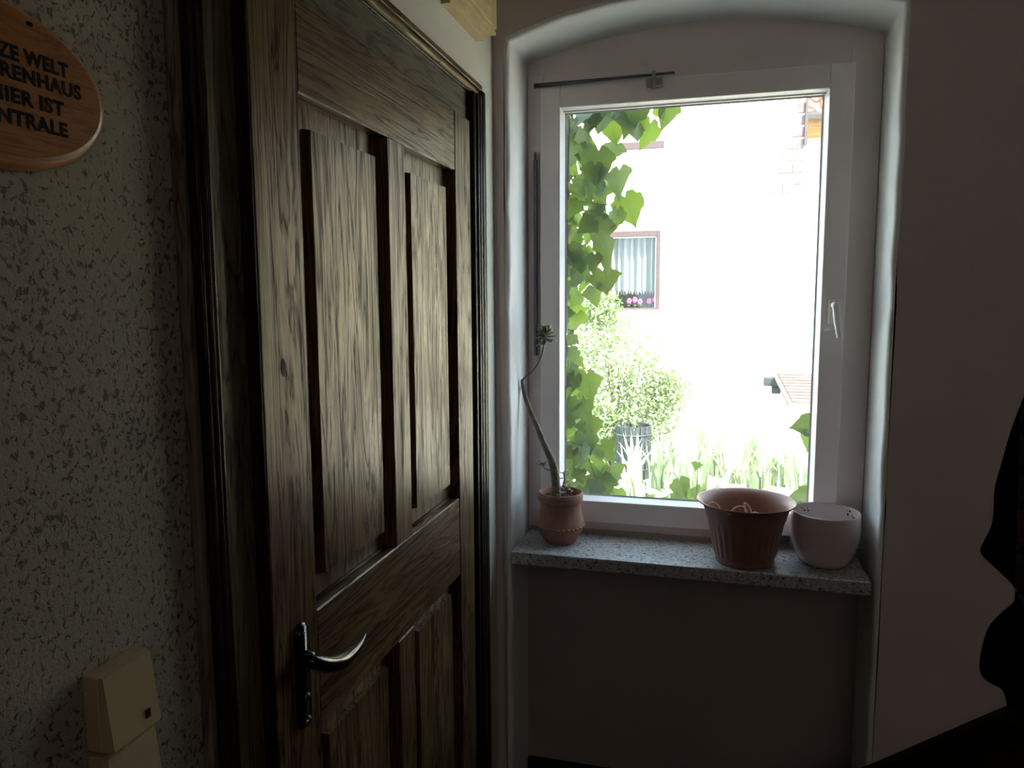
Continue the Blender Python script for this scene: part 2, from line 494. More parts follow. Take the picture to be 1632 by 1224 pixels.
# rim of the wavy hole
rim = list(reversed(wtop)) + wv + lowr
vs, fs = [], []
for i, p in enumerate(rim):
    vs += [(p[0], 0.0, p[1]), (p[0] + 0.004, 0.006, p[1]), (p[0] + 0.008, 0.05, p[1])]
for i in range(len(rim) - 1):
    for k in range(2): a = i * 3 + k; fs.append((a, a + 3, a + 4, a + 1))
pyd('plaster_edge', vs, fs, M['plaster'], back, True)
box('mortar_bed', (1.0, RX, 0.045, 0.06, 0.5, 1.9), M['mortar'], back)
z = 0.60; rr = random.Random(3); row = 0
while z < 1.74:
    h = rr.uniform(0.075, 0.105); x = 1.075 + rr.uniform(0, 0.05)
    while x < 1.95:
        wd = rr.uniform(0.10, 0.20)
        bm = bmesh.new(); add_box(bm, x + .006, x + wd - .006, 0.018 + rr.uniform(0, .012), 0.05, z + .006, z + h - .006, bev=0.014, seg=2)
        for v in bm.verts: v.co += Vector((noise.noise(v.co * 20), noise.noise(v.co * 20 + Vector((5, 5, 5))) * .6, noise.noise(v.co * 20 + Vector((9, 1, 5))))) * .009
        obj('stone', bm, M['stone'], back, True)
        x += wd
    z += h; row += 1
# infill round the window: outer skin with the glazed opening
GX0, GX1, GZ0, GZ1 = 0.13, 0.772, 0.981, 2.007
bm = bmesh.new()
for b in ((-0.6, 0.085, 0.19, 0.25, -1.0, 3.1), (0.815, RX + 0.6, 0.19, 0.25, -1.0, 3.1), (0.085, 0.815, 0.19, 0.25, 2.05, 3.1), (0.085, 0.815, 0.19, 0.25, -1.0, 0.935)):
    add_box(bm, *b)
obj('outer_skin', bm, M['render_white'], back)
bm = bmesh.new()
pts = [(XL - .01, 2.0)] + [(XL - .01 + (XR - XL + .02) * i / 20, arch(min(max(XL - .01 + (XR - XL + .02) * i / 20, XL), XR)) + .01) for i in range(21)] + [(XR + .01, 2.0)]
f = bm.faces.new([bm.verts.new((p[0], 0.186, p[1])) for p in pts])
e = bmesh.ops.extrude_face_region(bm, geom=[f]); bmesh.ops.translate(bm, verts=[v for v in e['geom'] if isinstance(v, bmesh.types.BMVert)], vec=(0, 0.01, 0))
obj('arch_panel', bm, M['frame_fix'], back)
# niche below the sill
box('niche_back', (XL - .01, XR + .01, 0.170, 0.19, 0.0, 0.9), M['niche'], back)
tag(box('baseboard_back', (XL + 0.002, XR - 0.002, 0.148, 0.170, 0.0, 0.222), M['black_wood_x'], bev=0.004), **S)

# stair string rising to the right along the back wall
bm = bmesh.new()
pr = [(0.36, 0.0), (0.36, 0.085), (0.915, 0.456), (1.197, 0.649), (RX - 0.003, 1.403), (RX - 0.003, 1.18), (1.02, 0.30), (0.60, 0.0)]
f = bm.faces.new([bm.verts.new((a, -0.022, b)) for a, b in pr])
e = bmesh.ops.extrude_face_region(bm, geom=[f]); bmesh.ops.translate(bm, verts=[v for v in e['geom'] if isinstance(v, bmesh.types.BMVert)], vec=(0, 0.0215, 0))
tag(obj('trim_2', bm, M['black_wood_x']), **S)

# ------------------------------------------------------------------ window
win = empty('window_1', (0.45, 0.17, 0.92), kind='structure')
FX0, FX1, FZ0, FZ1, FY = XL + 0.001, XR - 0.001, 0.889, 2.098, 0.178


def frame_ring(name, x0, x1, z0, z1, gx0, gx1, gz0, gz1, y0, y1, mat, parent, bev):
    # four separate members: stiles run through, rails between them
    box(name + '_stile', (x0, gx0, y0, y1, z0, z1), mat, parent, bev)
    box(name + '_stile', (gx1, x1, y0, y1, z0, z1), mat, parent, bev)
    box(name + '_rail', (gx0, gx1, y0 + .0004, y1, gz1, z1), mat, parent, bev)
    box(name + '_rail', (gx0, gx1, y0 + .0004, y1, z0, gz0), mat, parent, bev)


frame_ring('fixed_frame', FX0, FX1, FZ0, FZ1, 0.084, 0.818, 0.93, 2.055, FY, 0.20, M['frame_fix'], win, 0.002)
SX0, SX1, SZ0, SZ1 = 0.077, 0.827, 0.922, 2.062
frame_ring('sash', SX0, SX1, SZ0, SZ1, GX0, GX1, GZ0, GZ1, 0.165, 0.215, M['upvc'], win, 0.003)
# sloped glazing bead + dark seal around the pane
bm = bmesh.new()
o = [(GX0, GZ0), (GX1, GZ0), (GX1, GZ1), (GX0, GZ1)]
vo = [bm.verts.new((x, 0.170, z)) for x, z in o]
sgn = [(1, 1), (-1, 1), (-1, -1), (1, -1)]
vi = [bm.verts.new((x + a * .007, 0.196, z + b * .007)) for (x, z), (a, b) in zip(o, sgn)]
for i in range(4): bm.faces.new((vo[i], vo[(i + 1) % 4], vi[(i + 1) % 4], vi[i]))
obj('glazing_bead', bm, M['upvc'], win)
bm = bmesh.new()
vo = [bm.verts.new((x + a * .007, 0.196, z + b * .007)) for (x, z), (a, b) in zip(o, sgn)]
vi = [bm.verts.new((x + a * .011, 0.199, z + b * .011)) for (x, z), (a, b) in zip(o, sgn)]
for i in range(4): bm.faces.new((vo[i], vo[(i + 1) % 4], vi[(i + 1) % 4], vi[i]))
obj('glass_seal', bm, M['seal'], win)
box('glass_pane', (GX0, GX1, 0.2, 0.204, GZ0, GZ1), M['glass'], win)
# handle on the right stile
bm = bmesh.new()
add_box(bm, 0.788, 0.812, 0.155, 0.166, 1.455, 1.515, 0.004)
add_tube(bm, [(0.800, 0.158, 1.502), (0.800, 0.130, 1.502)], 0.008, 10)
add_tube(bm, smooth_path([(0.800, 0.132, 1.506), (0.802, 0.128, 1.49), (0.807, 0.128, 1.45), (0.812, 0.130, 1.425)], 3), [0.009] * 3 + [.0085] * 3 + [.007] * 4, 8)
tag(obj('window_handle', bm, M['upvc'], win, True), 'white lever handle')
# opener linkage: rod across the top, clip, rod down the left
bm = bmesh.new(); add_tube(bm, [(0.064, 0.157, 2.064), (0.22, 0.157, 2.066), (0.416, 0.159, 2.069)], [0.0062, 0.0042, 0.0030], 8)
tag(obj('opener_rod', bm, M['metal_dark'], win, True), 'dark metal rod above the sash')
bm = bmesh.new(); add_box(bm, 0.348, 0.388, 0.152, 0.166, 2.040, 2.060, .002); add_box(bm, 0.362, 0.371, 0.150, 0.166, 2.036, 2.076, .002)
obj('rod_clip', bm, M['grey_plastic'], win)
bm = bmesh.new(); add_box(bm, 0.060, 0.070, 0.160, 0.17, 1.37, 1.882, .003); add_box(bm, 0.062, 0.068, 0.158, 0.166, 1.882, 1.90, .002)
tag(obj('upright_rod', bm, M['metal_dark'], win), 'dark metal bar beside the left sash stile')
bm = bmesh.new()
add_box(bm, 0.689, 0.722, 0.168, 0.179, 0.895, 0.918, .002)
for i in range(3): add_box(bm, 0.692, 0.719, 0.164, 0.170, 0.899 + i * .007, 0.902 + i * .007)
tag(obj('drain_cover', bm, M['metal_dark'], win), 'small dark slotted cover')
sill = box('window_sill', (XL + 0.003, XR - 0.012, -0.02, 0.18, 0.855, 0.888), M['terrazzo'], win, 0.003)
tag(sill, 'speckled grey terrazzo sill')

# ------------------------------------------------------------------ door, frame, casing
T = 0.04                                  # front face of the leaf
door = empty('door_1', (0.02, -0.68, 0.0), kind='structure')
DL, DR, DT = -1.054, -0.307, 1.877
ML, MR = -0.706, -0.640                   # middle stile (muntin)
SL, SR = -0.956, -0.398                   # inner edges of the outer stiles
Z1, Z2 = 1.765, 1.126                     # upper panel opening
Z3, Z4 = 0.967, 0.22                      # lower panel opening


def pface(bm, y0, y1, z0, z1, x0, x1, bev=0.0015): add_box(bm, x0, x1, y0, y1, z0, z1, bev, 1)


for y0, y1 in ((DL, SL), (SR, DR)):
    bm = bmesh.new(); pface(bm, y0, y1, 0.01, DT, 0.008, T, .002); obj('stile', bm, M['wood_v'], door)
for z0, z1 in ((Z1, DT), (Z3, Z2), (0.01, Z4)):
    bm = bmesh.new(); pface(bm, SL, SR, z0, z1, 0.008, T - .0006, .002); obj('rail', bm, M['wood_h'], door)
for z0, z1 in ((Z2, Z1), (Z4, Z3)):
    bm = bmesh.new(); pface(bm, ML, MR, z0, z1, 0.008, T - .0003, .0015); obj('muntin', bm, M['wood_v'], door)
box('leaf_edge_shade', (0.009, T - .0012, DL - .0012, DL + .002, 0.011, DT - .001), M['black_wood'], door)  # black strip puts the shade of the backlit side into colour
GR = T - 0.020                            # ground of the recess


def raised_panel(y0, y1, z0, z1, fy0, fy1, fz0, fz1):
    # ground, bevelled up to a raised field
    bm = bmesh.new()
    A = [bm.verts.new((GR, y, z)) for y, z in ((y0, z0), (y1, z0), (y1, z1), (y0, z1))]
    B = [bm.verts.new((GR, y, z)) for y, z in ((fy0, fz0), (fy1, fz0), (fy1, fz1), (fy0, fz1))]
    i_ = 0.0015
    Cc = [bm.verts.new((GR + .010, y, z)) for y, z in ((fy0 + i_, fz0 + i_), (fy1 - i_, fz0 + i_), (fy1 - i_, fz1 - i_), (fy0 + i_, fz1 - i_))]
    for P, Q in ((A, B), (B, Cc)):
        for i in range(4): bm.faces.new((P[i], P[(i + 1) % 4], Q[(i + 1) % 4], Q[i]))
    bm.faces.new(Cc)
    obj('panel', bm, M['wood_panel'], door)
    # sloped moulding strip at foot and head of the opening
    b2 = bmesh.new(); add_tube(b2, [(GR + .0005, y0 + .001, z0 + .001), (GR + .0005, y1 - .001, z0 + .001)], .0032, 8)
    obj('panel_moulding', b2, M['moulding'], door, True)


raised_panel(SL, ML, Z2, Z1, -0.915, -0.728, 1.158, 1.733)
raised_panel(MR, SR, Z2, Z1, -0.596, -0.424, 1.158, 1.731)
raised_panel(SL, ML, Z4, Z3, -0.922, -0.728, Z4 + .035, 0.935)
raised_panel(MR, SR, Z4, Z3, -0.600, -0.424, Z4 + .035, 0.937)
bm = bmesh.new()                           # knot hole
bmesh.ops.create_cone(bm, cap_ends=True, segments=10, radius1=0.0038, radius2=0.0038, depth=0.0006, matrix=Matrix.Translation((T + .0002, -1.012, 1.443)) @ Matrix.Rotation(PI / 2, 4, 'Y') @ Matrix.Diagonal((2.8, 1.3, 1, 1)))
obj('knot_hole', bm, M['dark_room'], door)
# lever handle on long plate
hp = empty('door_handle', (T, -0.985, 1.05)); hp.parent = door; hp.matrix_parent_inverse = door.matrix_basis.inverted(); hp['label'] = 'glossy black lever on a long back plate'
bm = bmesh.new()
yl_, yr_ = at_x(473, 1040, .044).y, at_x(495, 1040, .046).y
yc, hw, zt, zb = (yl_ + yr_) / 2, (yr_ - yl_) / 2, at_x(484, 993, .046).z, at_x(488, 1162, .046).z
ol = [(yc + hw * math.cos(a), zt - hw + hw * math.sin(a) * 1.0) for a in [PI * i / 8 for i in range(9)]] + [(yc - hw * math.cos(a), zb + hw - hw * math.sin(a)) for a in [PI * i / 8 for i in range(9)]]
fo = bm.faces.new([bm.verts.new((T, a, b)) for a, b in ol])
e = bmesh.ops.extrude_face_region(bm, geom=[fo]); nv = [v for v in e['geom'] if isinstance(v, bmesh.types.BMVert)]
bmesh.ops.translate(bm, verts=nv, vec=(0.007, 0, 0))
tf = [g for g in e['geom'] if isinstance(g, bmesh.types.BMFace)][0]
bmesh.ops.bevel(bm, geom=list(tf.edges), offset=0.003, segments=3, affect='EDGES')
obj('back_plate', bm, M['black_gloss'], hp, True)
bm = bmesh.new()
LV = [(484, 1052, .047), (487, 1052, .060), (496, 1054, .073), (510, 1057, .078), (526, 1059, .079), (544, 1055, .078), (560, 1042, .077), (573, 1027, .075), (583, 1009, .073)]
hz = at_x(484, 1052, .047).z
pts = smooth_path([at_x(*q_) for q_ in LV], 4)
add_tube(bm, pts, lerp_list([.0075, .0078, .0080, .0088, .0100, .0098, .0078, .0050, .0012], len(pts)), 14)
bmesh.ops.create_cone(bm, cap_ends=True, segments=20, radius1=0.0105, radius2=0.0085, depth=0.012, matrix=Matrix.Translation((T + .012, yc, hz)) @ Matrix.Rotation(PI / 2, 4, 'Y'))
obj('lever', bm, M['black_gloss'], hp, True)
for z_ in (zt - .012, zb + .008, 1.003):
    bm = bmesh.new(); bmesh.ops.create_uvsphere(bm, u_segments=10, v_segments=6, radius=.0028, matrix=Matrix.Translation((T + .0068, yc + (0.005 if z_ == 1.003 else -.001), z_)) @ Matrix.Diagonal((.5, 1, 1, 1)))
    obj('screw', bm, M['steel'], hp, True)
bm = bmesh.new(); add_box(bm, T + .006, T + .0085, yc - .0026, yc + .0026, 1.012, 1.032, .001); add_tube(bm, [(T + .005, yc, 1.034), (T + .009, yc, 1.034)], .005, 12)
obj('keyhole_cover', bm, M['metal_dark'], hp, True)

fr = empty('trim_1', (0.0, -0.68, 0.0), kind='structure')
tag(fr, 'dark beaded wooden casing round the panelled door')
CLo, CLi = -1.143, -1.100
# flat frame boards
box('frame_board', (0, 0.022, -1.105, DL + .03, 0, 1.953), M['wood_frame_v'], fr, .001)
box('frame_board', (0, 0.010, DR - .03, -0.16, 0, 1.953), M['black_wood'], fr, .001)  # right board darkened too, shade put into its colour
box('frame_board', (0, 0.0115, CLi, -0.19, 1.84, 1.955), M['wood_frame'], fr, .001)
# left: worn outer strip and dark double bead
box('worn_strip', (0, 0.012, -1.134, -1.122, 0, 1.975), M['worn_edge'], fr, .003)
for a, b, t_ in ((-1.1225, -1.1165, .022), (-1.1145, -1.1105, .025), (-1.1085, -1.103, .0245)):
    box('bead', (0, t_, a, b, 0, 1.962), M['black_wood'], fr, .0018, True)
# right: ribbed casing, dark stain with shade of the backlit ribs in its colour
for i, (a, b, t_) in enumerate(((-0.236, -0.222, .027), (-0.219, -0.206, .030), (-0.203, -0.186, .030), (-0.183, -0.160, .030))):
    box('bead', (0, t_, a, b, 0, 1.955 if i < 3 else 1.968), M['black_wood'], fr, .003, True)
# head: board, ochre bead with the warm light put into its colour, dark outer strip
box('head_bead', (0, 0.016, CLo, -0.168, 1.953, 1.958), M['black_wood'], fr, .001)
box('head_bead', (0, 0.021, CLo, -0.164, 1.958, 1.969), M['lit_bead_h'], fr, .004, True)
box('head_bead', (0, 0.017, CLo, -0.162, 1.969, 1.972), M['black_wood'], fr, .001)
box('head_bead', (0, 0.022, CLo, -0.158, 1.972, 1.984), M['wood_h'], fr, .002)

# ------------------------------------------------------------------ wooden cabinet over the door
cab = empty('wall_cabinet', (0.0, -0.22, 2.12), label='small yellowish wooden cabinet hung high in the corner above the door', cat='cabinet')
box('side_panel', (0.0005, 0.028, -0.118, -0.075, 2.128, ZC - .06), M['pine'], cab, .001)
box('cabinet_body', (0.0005, 0.045, -0.36, -0.12, 2.112, ZC - .06), M['pine'], cab, .002)
box('cabinet_door', (0.045, 0.052, -0.30, -0.18, 2.13, ZC - .08), M['pine'], cab, .002)
bm = bmesh.new()
for k, (a, t_) in enumerate(((2.086, .020), (2.094, .030), (2.103, .040))):
    add_box(bm, 0.0005, t_, -0.355 - k * .008, -0.135 + k * .012, a, a + .0085, .001)
obj('base_moulding', bm, M['pine'], cab)

# ------------------------------------------------------------------ light switches
def switch(zc, label):
    r = empty('light_switch', (0.0, -1.2475, zc), label=label, cat='switch', group='cream light switches by the door')
    y0, y1, z0, z1 = -1.281, -1.221, zc - .0345, zc + .0345
    box('switch_base', (0.0, 0.017, y0, y1, z0, z1), M['cream_plastic'], r, .0015)
    bm = bmesh.new()
    q = [(0.017, y0 + .0005, z0 + .0005), (0.017, y1 - .0005, z0 + .0005), (0.017, y1 - .0005, z1 - .0005), (0.017, y0 + .0005, z1 - .0005),
         (0.0285, y0 + .001, z0 + .001), (0.0285, y1 - .001, z0 + .001), (0.0205, y1 - .001, z1 - .001), (0.0205, y0 + .001, z1 - .001)]
    v = [bm.verts.new(p) for p in q]
    for f_ in ((4, 5, 6, 7), (0, 1, 5, 4), (1, 2, 6, 5), (2, 3, 7, 6), (3, 0, 4, 7)): bm.faces.new([v[i] for i in f_])
    bmesh.ops.bevel(bm, geom=list(bm.edges), offset=.0009, segments=2, affect='EDGES')
    obj('rocker', bm, M['cream_plastic'], r)
    x_ = 0.0267
    box('indicator', (x_ - .001, x_ + .0012, -1.2405, -1.2345, zc - .024, zc - .016), M['lens'], r, .0003)
    return r


switch(1.164, 'cream rocker light switch, upper of the pair, lower left corner')
switch(1.090, 'cream rocker light switch directly below the other, mostly cut off by the bottom edge')

# ------------------------------------------------------------------ wooden oval sign
sg = empty('wooden_sign', (0.0, -1.33, 1.681), label='oval varnished wooden plaque with dark German lettering on the roughcast wall', cat='sign')
ca, cb, cyy, czz = 0.105, 0.063, -1.33, 1.681
bm = bmesh.new(); n_ = 72
rings = []
for sc_, x_ in ((1.0, 0.001), (1.0, 0.004), (0.99, 0.009), (0.965, 0.0135), (0.94, 0.0150)):
    rings.append([bm.verts.new((x_, cyy + (ca * sc_ + (noise.noise(Vector((math.cos(a) * 2, math.sin(a) * 2, 0))) * .003)) * math.cos(a), czz + (cb - ca * (1 - sc_)) * math.sin(a))) for a in [2 * PI * i / n_ for i in range(n_)]])
for A, B in zip(rings, rings[1:]):
    for i in range(n_): bm.faces.new((A[i], A[(i + 1) % n_], B[(i + 1) % n_], B[i]))
bm.faces.new(list(reversed(rings[0])))
obj('bark_edge', bm, M['sign_rim'], sg, True)
bm = bmesh.new()
fA = [bm.verts.new((0.0150, cyy + ca * .94 * math.cos(a), czz + (cb - ca * .06) * math.sin(a))) for a in [2 * PI * i / n_ for i in range(n_)]]
fB = [bm.verts.new((0.0156, cyy + ca * .91 * math.cos(a), czz + (cb - ca * .09) * math.sin(a))) for a in [2 * PI * i / n_ for i in range(n_)]]
for i in range(n_): bm.faces.new((fA[i], fA[(i + 1) % n_], fB[(i + 1) % n_], fB[i]))
bm.faces.new(fB)
obj('face_board', bm, M['sign'], sg)
for i, (txt, zb_, ww) in enumerate((('DIE GANZE WELT', 1.6985, .121), ('IST EIN IRRENHAUS', 1.6845, .144), ('UND HIER IST', 1.6675, .108), ('DIE ZENTRALE', 1.6515, .112))):
    cu = bpy.data.curves.new('lettering', 'FONT'); cu.body = txt; cu.size = 0.0150; cu.align_x = 'CENTER'; cu.extrude = 0.0002; cu.offset = 0.00055; cu.space_character = 1.08; cu.resolution_u = 3
    to = bpy.data.objects.new('tmp', cu); COL.objects.link(to)
    bpy.context.view_layer.update()
    wd = to.dimensions.x
    me = bpy.data.meshes.new_from_object(to.evaluated_get(bpy.context.evaluated_depsgraph_get()))
    bpy.data.objects.remove(to)
    me.transform(Matrix.Diagonal((ww / wd, 1, 1, 1)))
    me.transform(Matrix.Translation((0.0158, -1.3262, zb_)) @ Matrix(((0, 0, 1, 0), (1, 0, 0, 0), (0, 1, 0, 0), (0, 0, 0, 1))))
    me.materials.clear()
    o = link('lettering', me, sg, M['sign_ink'])
bm = bmesh.new(); bmesh.ops.create_uvsphere(bm, u_segments=10, v_segments=6, radius=.0018, matrix=Matrix.Translation((0.0157, at_x(47, 38, .0157).y, at_x(47, 38, .0157).z)) @ Matrix.Diagonal((.4, 1.8, 1, 1)))
obj('knot', bm, M['sign_ink'], sg)

# ------------------------------------------------------------------ pots on the sill
SILL = 0.888
bp = empty('flower_pot', (0.608, 0.056, SILL), label='large flared terracotta coloured pot with fluted lower wall, dried stalks inside', cat='pot', group='pots on the window sill')
c = (0.608, 0.056)
prf = [(0.060, SILL + .0015), (0.066, SILL), (0.0685, SILL + .004), (0.0695, SILL + .016), (0.0735, SILL + .022), (0.080, SILL + .055), (0.0855, SILL + .085), (0.0895, SILL + .104), (0.093, SILL + .112),
       (0.096, SILL + .125), (0.102, SILL + .140), (0.1125, SILL + .146), (0.1155, SILL + .149), (0.1145, SILL + .1515), (0.1105, SILL + .150), (0.099, SILL + .140), (0.094, SILL + .125), (0.088, SILL + .10), (0.076, SILL + .05), (0.07, SILL + .03)]


def dense(pr, m=3):
    out = []
    for a, b in zip(pr, pr[1:]):
        for k in range(m): out.append((a[0] + (b[0] - a[0]) * k / m, a[1] + (b[1] - a[1]) * k / m))
    return out + [pr[-1]]


def flute(r, z, a):
    h = z - SILL
    if 0.012 < h < 0.106 and r > 0.0700 and not (abs(r - .088) < .02 and False):
        k = min(1, (h - .012) / .01, (0.106 - h) / .012)
        return r - 0.0022 * k * (0.5 + 0.5 * math.cos(a * 30)) ** 2
    return r


bm = bmesh.new(); pd_ = dense(prf[:13], 3); rg = add_lathe(bm, pd_, c, 240, flute)
rg2 = add_lathe(bm, prf[12:], c, 240, None, False)
bmesh.ops.remove_doubles(bm, verts=bm.verts, dist=1e-5)
obj('pot_body', bm, M['tcpaint'], bp, True)
bm = bmesh.new(); bmesh.ops.create_circle(bm, cap_ends=True, segments=48, radius=.083, matrix=Matrix.Translation((c[0], c[1], SILL + .080)))
obj('potting_soil', bm, M['soil'], bp)
rs = random.Random(5)
for k, P in enumerate([
    [(-.06, -.02, .082), (-.085, -.03, .125), (-.080, -.03, .147), (-.062, -.035, .138), (-.055, -.03, .10)],
    [(-.03, -.03, .082), (-.035, -.035, .125), (-.018, -.04, .144), (.0, -.04, .137), (.004, -.035, .10)],
    [(.01, .0, .082), (.0, -.02, .12), (-.004, -.03, .150), (.010, -.035, .135), (.016, -.03, .09)],
    [(-.07, -.03, .09), (-.045, -.045, .128), (-.02, -.05, .13), (.0, -.05, .128)],
    [(.0, -.02, .082), (.012, -.03, .125), (.03, -.045, .131), (.046, -.05, .124)]]):
    pts = smooth_path([(c[0] + a, c[1] + b, SILL + d) for a, b, d in P], 4)
    bm = bmesh.new(); add_tube(bm, pts, lerp_list([.0022, .0014], len(pts)), 6); obj('dried_stalk', bm, M['straw'], bp, True)

wp = empty('flower_pot', (0.791, 0.089, SILL), label='white glazed rounded pot, empty, at the right end of the sill', cat='pot', group='pots on the window sill')
c = (0.791, 0.089)
prf = [(0.040, SILL + .002), (0.0465, SILL), (0.052, SILL + .003), (0.0605, SILL + .014), (0.068, SILL + .030), (0.0740, SILL + .050), (0.0775, SILL + .070), (0.0788, SILL + .088), (0.0785, SILL + .105), (0.0778, SILL + .118), (0.0776, SILL + .125),
       (0.0765, SILL + .1272), (0.0752, SILL + .125), (0.0755, SILL + .105), (0.0755, SILL + .088), (0.072, SILL + .05), (0.06, SILL + .02), (0.045, SILL + .009), (0.001, SILL + .008)]
bm = bmesh.new(); add_lathe(bm, prf, c, 72); obj('pot_body', bm, M['ceramic'], wp, True)
bm = bmesh.new()
for k in range(16):
    a = rs.choice([rs.uniform(.3, .8), rs.uniform(.3, .7), rs.uniform(1.9, 2.3)]); z_ = SILL + rs.uniform(.103, .119)
    bmesh.ops.create_icosphere(bm, subdivisions=1, radius=rs.uniform(.0009, .0022), matrix=Matrix.Translation((c[0] + .0748 * math.cos(a), c[1] + .0748 * math.sin(a), z_)))
tag(obj('soil_crumbs', bm, M['soil'], wp), kind='stuff')

tp = empty('potted_succulent', (0.147, 0.092, SILL), label='small bellied terracotta pot with a bare crooked succulent stem, left end of sill', cat='plant', group='pots on the window sill')
c = (0.147, 0.092)
prf = [(0.033, SILL + .001), (0.0385, SILL), (0.041, SILL + .004), (0.050, SILL + .018), (0.058, SILL + .032), (0.0615, SILL + .043), (0.0610, SILL + .053), (0.0565, SILL + .070), (0.0530, SILL + .088), (0.0525, SILL + .103), (0.0535, SILL + .107),
       (0.0570, SILL + .1085), (0.0580, SILL + .113), (0.0578, SILL + .130), (0.0565, SILL + .1335), (0.0535, SILL + .1330), (0.0515, SILL + .125), (0.049, SILL + .11)]


def hand(r, z, a): return r + noise.noise(Vector((math.cos(a) * 1.5, math.sin(a) * 1.5, z * 25))) * .0012


bm = bmesh.new(); add_lathe(bm, dense(prf, 2), c, 72, hand); obj('pot_body', bm, M['terracotta'], tp, True)
bm = bmesh.new()
for i in range(30):
    a = 2 * PI * i / 30
    bmesh.ops.create_icosphere(bm, subdivisions=2, radius=.0046, matrix=Matrix.Translation((c[0] + .0625 * math.cos(a), c[1] + .0625 * math.sin(a), SILL + .046 + .001 * math.sin(i * 2.1))) @ Matrix.Rotation(a, 4, 'Z') @ Matrix.Diagonal((.8, 1.15, .7, 1)) @ Matrix.Rotation(.5, 4, 'X'))
tag(obj('pinched_band', bm, M['terracotta'], tp, True), 'pinched clay rope band')
for j, zz in enumerate((SILL + .117, SILL + .121, SILL + .125)):
    bm = bmesh.new(); pts = [(c[0] + .0582 * math.cos(2 * PI * i / 48), c[1] + .0582 * math.sin(2 * PI * i / 48), zz) for i in range(49)]
    add_tube(bm, pts, .0008, 5, False); obj('rim_groove', bm, M['terracotta'], tp, True)
bm = bmesh.new(); bmesh.ops.create_circle(bm, cap_ends=True, segments=40, radius=.0505, matrix=Matrix.Translation((c[0], c[1], SILL + .119)))
obj('potting_soil', bm, M['soil'], tp)
YT = 0.085
tr = [at_y(x, y, YT) for x, y in ((887, 792), (886, 770), (882, 742), (872, 718), (866, 705), (857, 682), (848, 662), (838, 636), (833, 612), (832, 605))]
tr = smooth_path(tr, 4)
bm = bmesh.new(); rad = lerp_list([.0118, .0112, .0104, .0086, .0078, .0074, .0070, .0060, .0050, .0040], len(tr))
rad = [r * (1 + .10 * noise.noise(Vector((0, 0, p.z * 60)))) for r, p in zip(rad, tr)]
add_tube(bm, tr, rad, 12); st = obj('trunk', bm, M['stem'], tp, True)
P_ = smooth_path([at_y(x, y, YT) for x, y in ((832, 607), (838, 600), (848, 592), (857, 580), (864, 563), (867, 548), (869, 538))], 3)
bm = bmesh.new(); add_tube(bm, P_, lerp_list([.0030, .0026, .0024, .0022], len(P_)), 8); obj('branch', bm, M['stem'], tp, True)
P_ = smooth_path([at_y(x, y, YT + .004) for x, y in ((832, 608), (828, 630), (827, 665), (826, 705))], 3)
bm = bmesh.new(); add_tube(bm, P_, .0008, 6); obj('shadow_strand', bm, M['stem'], tp, True)  # thin strand standing in for the plant's shadow on the reveal
bm = bmesh.new(); bmesh.ops.create_uvsphere(bm, u_segments=12, v_segments=8, radius=.0062, matrix=Matrix.Translation(at_y(884, 744, YT - .006)) @ Matrix.Diagonal((1.1, .8, 1, 1)))
obj('cut_knob', bm, M['stem'], tp, True)


def succ_mesh(name):
    bm = bmesh.new()
    bmesh.ops.create_uvsphere(bm, u_segments=8, v_segments=6, radius=1.0)
    for v in bm.verts:
        t = (v.co.z + 1) / 2
        v.co.x *= .50 * (0.45 + .75 * t); v.co.y *= .13; v.co.z = t * 2; v.co.y += .18 * t * t
    me = bpy.data.meshes.new(name); bm.to_mesh(me); bm.free()
    for p in me.polygons: p.use_smooth = True
    return me


sm1 = succ_mesh('leaf'); sm1.materials.append(M['succ'])
sm2 = succ_mesh('dry_leaf'); sm2.materials.append(M['dry_leaf'])


def sleaf(loc, size, rx, rz, me, parent):
    o = bpy.data.objects.new('leaf', me); COL.objects.link(o)
    o.location = loc; o.scale = (size,) * 3; o.rotation_euler = (rx, 0, rz)
    o.parent = parent; o.matrix_parent_inverse = parent.matrix_basis.inverted()
    return o


cr = at_y(869, 537, YT)
for k in range(22):
    a = k * 2.4; up = k / 22
    sleaf(cr + Vector((0, 0, .014 * up - .006)), rs.uniform(.0125, .018), 2.3 - 1.8 * up + rs.uniform(-.2, .2), a, sm1, tp)
sh = at_y(864, 742, YT); bm = bmesh.new(); add_tube(bm, [at_y(880, 750, YT), at_y(870, 748, YT), sh], [.002, .0015, .001], 6); obj('side_shoot', bm, M['stem'], tp, True)
for k in range(6): sleaf(sh + Vector((rs.uniform(-.004, .006), 0, rs.uniform(-.002, .002))), rs.uniform(.006, .009), rs.uniform(.6, 1.5), k * 1.3, sm1, tp)
P_ = [at_y(x, y, YT - .01) for x, y in ((896, 790), (897, 776), (900, 763), (898, 752))]
bm = bmesh.new(); add_tube(bm, P_, [.003, .0025, .002, .0015], 8); obj('side_shoot', bm, M['stem'], tp, True)
for k, (x, y) in enumerate(((898, 752), (902, 755), (905, 762), (899, 762), (908, 766), (903, 772), (897, 770), (905, 780), (900, 782))):
    sleaf(at_y(x, y, YT - .01), rs.uniform(.0065, .010), rs.uniform(.9, 1.9), rs.uniform(0, 6.28), sm1, tp)
for k, (x, y) in enumerate(((890, 789), (897, 787), (903, 785), (909, 786), (900, 780), (906, 778), (887, 791))):
    sleaf(at_y(x, y, YT - .028), rs.uniform(.006, .0095), rs.uniform(1.0, 2.0), rs.uniform(0, 6.28), sm2, tp)

